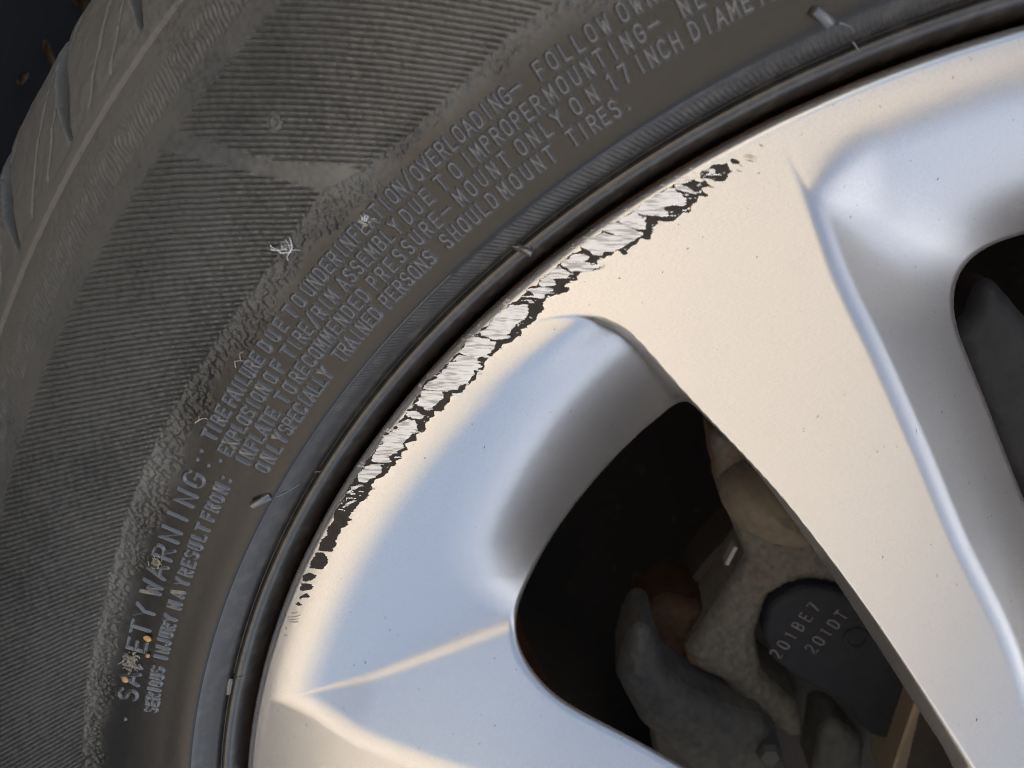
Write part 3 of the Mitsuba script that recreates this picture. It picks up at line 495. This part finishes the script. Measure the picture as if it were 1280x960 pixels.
def on_tyre(deg, r, h=0.0):
    p, n = tyre_base(math.radians(deg), float(_pu(r))); return p + n * h
def smooth_path(pts, n=14):
    pts = np.asarray(pts, float); t = np.linspace(0, 1, len(pts)); return PchipInterpolator(t, pts, axis=0)(np.linspace(0, 1, n))
for deg, r, tip, line in ((113.65, .2453, (114.2, .2485, .0016), [(113.3, .2447), (112.6, .2425), (112.45, .2405), (112.3, .2385)]), (130.0, .2400, (129.6, .2375, .0009), [(130.5, .2425), (130.1, .2405), (129.5, .2380)]),
                          (148.85, .2458, (149.6, .2482, .0012), [(148.75, .2447), (148.2, .2425), (147.2, .2404), (146.9, .2380)]), (163.4, .2403, (164.4, .2395, .0008), [(163.2, .2400), (163.0, .2385), (162.9, .2372)])):
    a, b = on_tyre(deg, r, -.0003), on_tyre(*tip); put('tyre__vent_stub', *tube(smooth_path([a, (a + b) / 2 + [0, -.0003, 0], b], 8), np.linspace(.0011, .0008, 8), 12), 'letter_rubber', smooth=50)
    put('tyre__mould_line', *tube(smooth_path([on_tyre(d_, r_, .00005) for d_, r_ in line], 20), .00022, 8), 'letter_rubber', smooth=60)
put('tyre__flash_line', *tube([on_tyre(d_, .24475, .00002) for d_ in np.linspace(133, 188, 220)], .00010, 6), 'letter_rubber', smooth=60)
# ------------------------------------------------------------------ brake and suspension seen through the windows
def pillow(key, pts, y, R, bsdf, depth=.02, rough=.0004, res=.0005, seed=0, rnd=.003):
    """cast piece: outline in the wheel plane (mm), front face at y with edges rounded over R, sides going back"""
    from shapely.geometry import Polygon
    p = np.asarray(Polygon(np.asarray(pts) / 1000).buffer(-rnd).buffer(2 * rnd).buffer(-rnd).segmentize(.002).exterior.coords)
    lo, hi = p.min(0) - res, p.max(0) + res; nx, nzz = (np.ceil((hi - lo) / res).astype(int) + 1)
    im = Image.new('L', (nx * 4, nzz * 4), 0); ImageDraw.Draw(im).polygon([((a - lo[0]) / res * 4, (b - lo[1]) / res * 4) for a, b in p], fill=255)
    b = np.asarray(im) > 127; sd = (ndimage.distance_transform_edt(b) - ndimage.distance_transform_edt(~b)) * res / 4
    sd = ndimage.gaussian_filter(sd, 3); d = sd[2::4, 2::4].T
    X, Z = np.meshgrid(lo[0] + (np.arange(nx) + .5) * res, lo[1] + (np.arange(nzz) + .5) * res, indexing='ij')
    q = np.clip(d, 0, R); h = y + R - np.sqrt(np.maximum(R * R - (R - q) ** 2, 0)) + rough * (meshkit.fbm(np.stack([X * 620, Z * 620, 0 * X + seed], -1), 4, seed) - .5)
    P, F, cut = clip2d(np.stack([X.ravel(), Z.ravel(), h.ravel()], 1), grid_faces(nx, nzz, True), d.ravel())
    V = P[:, [0, 2, 1]]; a, c = cut[:, 0], cut[:, 1]; k = len(a); i = np.arange(k) + len(V)
    V2 = np.vstack([V, V[a], V[c], V[c] + [0, depth, 0], V[a] + [0, depth, 0]])
    F2 = np.vstack([F, np.stack([i, i + k, i + 2 * k], 1), np.stack([i, i + 2 * k, i + 3 * k], 1)])
    m = trimesh.Trimesh(V2, F2, process=False); m.merge_vertices()
    put(key, np.array(m.vertices), np.array(m.faces), bsdf, smooth=50)
OUT = {
    'bracket': (.062, [(-101.0, 120.0), (-78.6, 121.0), (-56.5, 84.4), (-44.4, 66.5), (-66.8, 68.4), (-77.5, 63.2), (-80.8, 47.0), (-76.9, 31.5), (-63.9, 19.6), (-60.0, 8.3), (-65.0, 6.1), (-82.3, 17.9), (-89.8, 27.7), (-101.7, 33.2), (-103.1, 38.9), (-93.6, 58.3), (-86.3, 76.7), (-92.4, 89.2), (-97.8, 104.1)]),
    'boss': (.045, [(-97.1, 98.3), (-97.0, 105.7), (-92.4, 111.1), (-84.5, 112.5), (-76.2, 109.9), (-68.3, 99.9), (-63.2, 86.9), (-71.0, 84.2), (-81.8, 85.7), (-91.7, 90.5)]),
    'plate': (.058, [(-79.7, 51.6), (-78.8, 63.6), (-70.5, 70.7), (-60.8, 70.8), (-49.3, 65.8), (-36.4, 52.1), (-18.9, 33.7), (-27.6, 26.6), (-30.7, -3.5), (-38.4, -4.3), (-43.4, 17.0), (-50.4, 27.6), (-66.6, 35.6), (-76.2, 42.6)]),
    'finger': (.050, [(-126.7, 35.1), (-124.7, 47.6), (-120.6, 57.6), (-116.1, 52.9), (-111.5, 39.6), (-102.8, 31.9), (-90.1, 25.2), (-78.4, 22.9), (-71.6, 13.2), (-67.0, -1.2), (-95.5, -4.4), (-118.1, 18.2)]),
    'block': (.060, [(-56.5, 14.8), (-51.1, 17.7), (-42.4, 10.3), (-39.9, -8.3), (-57.0, -10.2)]),
    'shim': (.049, [(-33.4, 42.3), (-31.6, 41.2), (-32.9, 3.7), (-37.8, 3.1)]),
    'shimpanel': (.055, [(-30.4, 37.6), (-11.3, 18.1), (-15.4, -2.1), (-31.7, -4.0)]),
    'rear': (.060, [(-15.4, 18.0), (2.5, -5.1), (-15.1, -7.2)]),
    'rust': (.070, [(-120.0, 47.8), (-109.6, 54.9), (-95.9, 51.2), (-98.4, 29.9), (-108.9, 20.5), (-117.9, 33.2)]),
    'slate': (.048, [(-38.0, 173.2), (-32.2, 168.8), (-15.8, 152.3), (-3.3, 91.7), (-24.4, 119.0), (-37.2, 142.8), (-42.7, 154.7), (-38.7, 161.3), (-37.8, 167.6)]),
    'shield': (.105, [(-126.1, 79.5), (-119.0, 86.4), (-88.6, 89.6), (-85.1, 65.1), (-92.4, 43.9), (-116.3, 32.1), (-120.2, 49.1)]),
    'mark': (.055, [(-94.8, 78.6), (-93.5, 78.1), (-91.2, 84.7), (-92.4, 85.2)])}
def cast(key, name, R, bsdf, **kw): pillow(key, OUT[name][1], OUT[name][0], R, bsdf, **kw)
cast('brake_caliper__bracket', 'bracket', .006, 'brake_iron', rough=.0019)
cast('brake_caliper__guide_boss', 'boss', .017, bsdf='boss_iron', rnd=.008, rough=.0010, seed=2)
cast('brake_caliper__finger', 'finger', .007, 'grey_iron', rough=.0015, seed=3)
cast('brake_caliper__bridge_block', 'block', .004, 'grey_iron', seed=4)
cast('brake_caliper__housing', 'slate', .006, 'housing_iron', seed=5, depth=.05)
cast('brake_caliper__rear_lug', 'rear', .003, 'grey_iron', seed=6)
put('brake_caliper__bolt', *tube([(-.0760, .047, .0130), (-.0760, .049, .0130), (-.0760, .060, .0130)], [.0030, .0042, .0042], 6), 'dark_steel', smooth=20)
cast('brake_caliper__guide_pin', 'mark', .0004, 'pin_steel', depth=.004, res=.0002, rough=0, rnd=.0003)
tag('brake_caliper', 'dusty cast iron brake caliper behind the window between the two spokes', 'brake caliper')
cast('brake_pad__backing_plate', 'plate', .002, 'pad_plate_paint', rough=.0003, seed=7, rnd=.009)
cast('brake_pad__shim_edge', 'shim', .0008, 'spring_steel', res=.0003, rough=0, rnd=.0004)
cast('brake_pad__shim_panel', 'shimpanel', .002, 'shim_brown', seed=8)
for x_, z_ in ((-.0512, .0530), (-.0354, .0421)):
    put('brake_pad__rivet', *revolve([(.0042, .0), (.0040, -.0008), (.0028, -.0010), (.0024, -.0004), (0, -.0004)], 0, 360, 30), 'pad_plate_paint', smooth=30, at=(x_, .0583, z_))
def flat_text(key, text, a, b, h, y, bsdf):
    a, b = np.asarray(a), np.asarray(b); u = (b - a) / np.linalg.norm(b - a); w = np.array([-u[1], u[0]]); k = h / 6; adv = np.linalg.norm(b - a) / (len(text) - 1)
    vs, fs, n = [], [], 0
    for i, ch in enumerate(text):
        for st in GLYPH[ch]:
            pts = [(a + u * (adv * i + (x - 2) * k * .8) + w * ((yy - 3) * k)) for x, yy in st]
            v, f = tube([(p[0], y, p[1]) for p in pts], .00036, 6); vs.append(v); fs.append(f + n); n += len(v)
    put(key, np.vstack(vs), np.vstack(fs), bsdf, smooth=60)
flat_text('brake_pad__stamped_number', '201BE7', (-.0752, .0450), (-.0655, .0634), .0040, .0582, 'pad_print')
flat_text('brake_pad__stamped_number', '201DT', (-.0645, .0478), (-.0567, .0612), .0040, .0582, 'pad_print')
tag('brake_pad', 'dark navy brake pad plate with stamped number, held in the caliper', 'brake pad')
put('brake_disc__friction_ring', *revolve([(.070, .088), (.110, .088), (.112, .090), (.112, .112), (.070, .112)], 0, 360, 160), 'disc_steel', smooth=20)
put('brake_disc__hat', *revolve([(.0, .066), (.040, .066), (.046, .070), (.070, .088)], 0, 360, 120), 'dark_steel', smooth=20)
tag('brake_disc', 'dark steel brake disc deep behind the alloy wheel', 'brake disc')
cast('suspension_knuckle__arm', 'rust', .006, 'rusty_iron', seed=9, rough=.0015)
tag('suspension_knuckle', 'rust brown suspension knuckle in the dark behind the caliper', 'suspension part')
# ------------------------------------------------------------------ fluff and plant scraps caught on the tyre
def strands(key, deg, r, specs, bsdf):
    """specs: lists of (along, outward, height) in mm round the place, with a radius in mm"""
    for pts, w in specs:
        q = smooth_path([on_tyre(deg - math.degrees(a / 1000 / r), r + b / 1000, h / 1000) for a, b, h in pts], 12)
        put(key, *tube(q, np.linspace(w, w * .55, 12) / 1000, 6), bsdf, smooth=60)
def tangle(n, sx, sy, w0, w1, seed):
    g = np.random.default_rng(seed); out = []
    for i in range(n):
        c = g.normal(0, 1, 2) * (sx, sy) * .85; a = g.uniform(0, 2 * np.pi); L = g.uniform(.4, 1.5); k = g.normal(0, 1.2)
        pts = [(c[0] + math.cos(a + k * t) * L * t, c[1] + math.sin(a + k * t) * L * t, .25 + g.uniform(0, .6)) for t in (-.6, -.2, .2, .6)]
        out.append((pts, g.uniform(w0, w1)))
    return out
P3 = [([(-2.6, 1.7, .5), (-2.1, .9, .7), (-1.4, .2, .6), (-.3, -.6, .4)], .14), ([(-1.9, 2.2, .6), (-1.9, 1.4, .9), (-1.6, .8, .6)], .11), ([(-1.6, .6, .5), (-1.5, -.5, .7), (-.8, -1.2, .6), (.2, -1.6, .5)], .15),
      ([(-.2, -1.4, .5), (.9, -1.3, .8), (1.7, -.4, .8), (2.0, .4, .4)], .14), ([(-.2, -1.5, .4), (.6, -.9, .8), (1.2, .5, .9)], .08), ([(-.1, -1.6, .4), (-1.4, -1.7, .6), (-2.0, -2.3, .3)], .10), ([(0, -1.5, .5), (1.0, -2.2, .6), (1.3, -2.9, .3)], .07), ([(-.6, -.2, .6), (-.2, .4, .9), (.0, 1.0, .5)], .06)]
strands('white_fluff__fibre', 137.2, .2722, P3 + tangle(9, .8, .6, .03, .07, 5), 'white_fibre')
tag('white_fluff', 'tuft of white fibres caught between the ribbed sidewall and the lettering', 'fluff')
strands('fluff_on_letter__fibre', 133.95, .2640, tangle(20, .8, .6, .04, .10, 11), 'white_fibre')
tag('fluff_on_letter', 'small pale tuft of fluff lying on the longest line of lettering', 'fluff')
strands('straw_thread__fibre', 142.9, .2662, [([(-2.0, -.3, .3), (-.8, .6, .5), (.2, -.3, .6), (1.2, .5, .5), (2.2, .2, .3)], .09), ([(.2, -.3, .5), (.6, -1.3, .5), (.9, -2.0, .3)], .06)], 'straw_fibre')
tag('straw_thread', 'thin curled straw thread lying over the words DUE TO', 'plant thread')
strands('pale_thread__fibre', 146.7, .2668, [([(-1.2, .6, .3), (0, .1, .5), (1.0, -.6, .3), (1.2, -1.4, .3)], .12), ([(0, .1, .5), (.8, .5, .3)], .07)], 'straw_fibre')
tag('pale_thread', 'short pale thread above the word FAILURE', 'plant thread')
strands('dry_plant_clump__stalk', 161.9, .2626, tangle(46, 1.9, 1.3, .08, .24, 21), 'grey_straw')
def seed_mesh(key, deg, r, h, sx, sy, sz, bsdf, rot):
    m = trimesh.creation.icosphere(3); v = np.array(m.vertices); v = v * (1 + .25 * (meshkit.noise(v * 2.1 + rot, 3) - .5)[:, None]) * np.array([sx, sz, sy]) / 1000
    c, s_ = math.cos(rot), math.sin(rot); v = v @ np.array([[c, 0, s_], [0, 1, 0], [-s_, 0, c]]).T + on_tyre(deg, r, h / 1000); put(key, v, m.faces, bsdf, smooth=True)
seed_mesh('dry_plant_clump__seed', 160.15, .2598, .7, 1.0, .75, .5, 'orange_seed', .4)
seed_mesh('dry_plant_clump__seed', 163.3, .2632, .6, .95, .8, .45, 'tan_seed', 1.1)
seed_mesh('dry_plant_clump__seed', 161.3, .2588, .6, .6, .5, .4, 'tan_seed', 2.1)
tag('dry_plant_clump', 'clump of dried plant bits with orange tan seeds over the large warning words', 'plant debris')
strands('small_plant_scrap__stalk', 155.25, .2628, tangle(22, 1.1, 1.0, .07, .18, 33), 'grey_straw')
tag('small_plant_scrap', 'small beige plant scrap lying on the first letters of WARNING', 'plant debris')
WHERE = ('touching the top edge', 'second below the top edge', 'third below the top edge', 'lowest of the four')
for i, (x_, y_, a_, sz) in enumerate(((-.257, .158, 1.2, 1.0), (-.236, .134, .3, .8), (-.226, .118, 2.2, .6), (-.206, .114, .7, .8))):
    u, w = np.meshgrid(np.linspace(-1, 1, 9), np.linspace(-1, 1, 5), indexing='ij'); wd = np.sqrt(np.clip(1 - u * u, 0, 1)) * .0026
    v = np.stack([u * .006, w * wd, .0015 + .002 * w * w + .0015 * u * u], -1).reshape(-1, 3) * sz; c, q = math.cos(a_), math.sin(a_)
    v = v @ np.array([[c, q, 0], [-q, c, 0], [0, 0, 1]]) + [x_, y_, GZ + .001]
    k = put('dead_leaf', v, grid_faces(9, 5), 'dead_leaf_brown', smooth=True, world=True)
    tag(k, 'brown leaf scrap in the dark beyond the tread, ' + WHERE[i], 'leaf', 'leaf scraps in the dark beyond the tread')
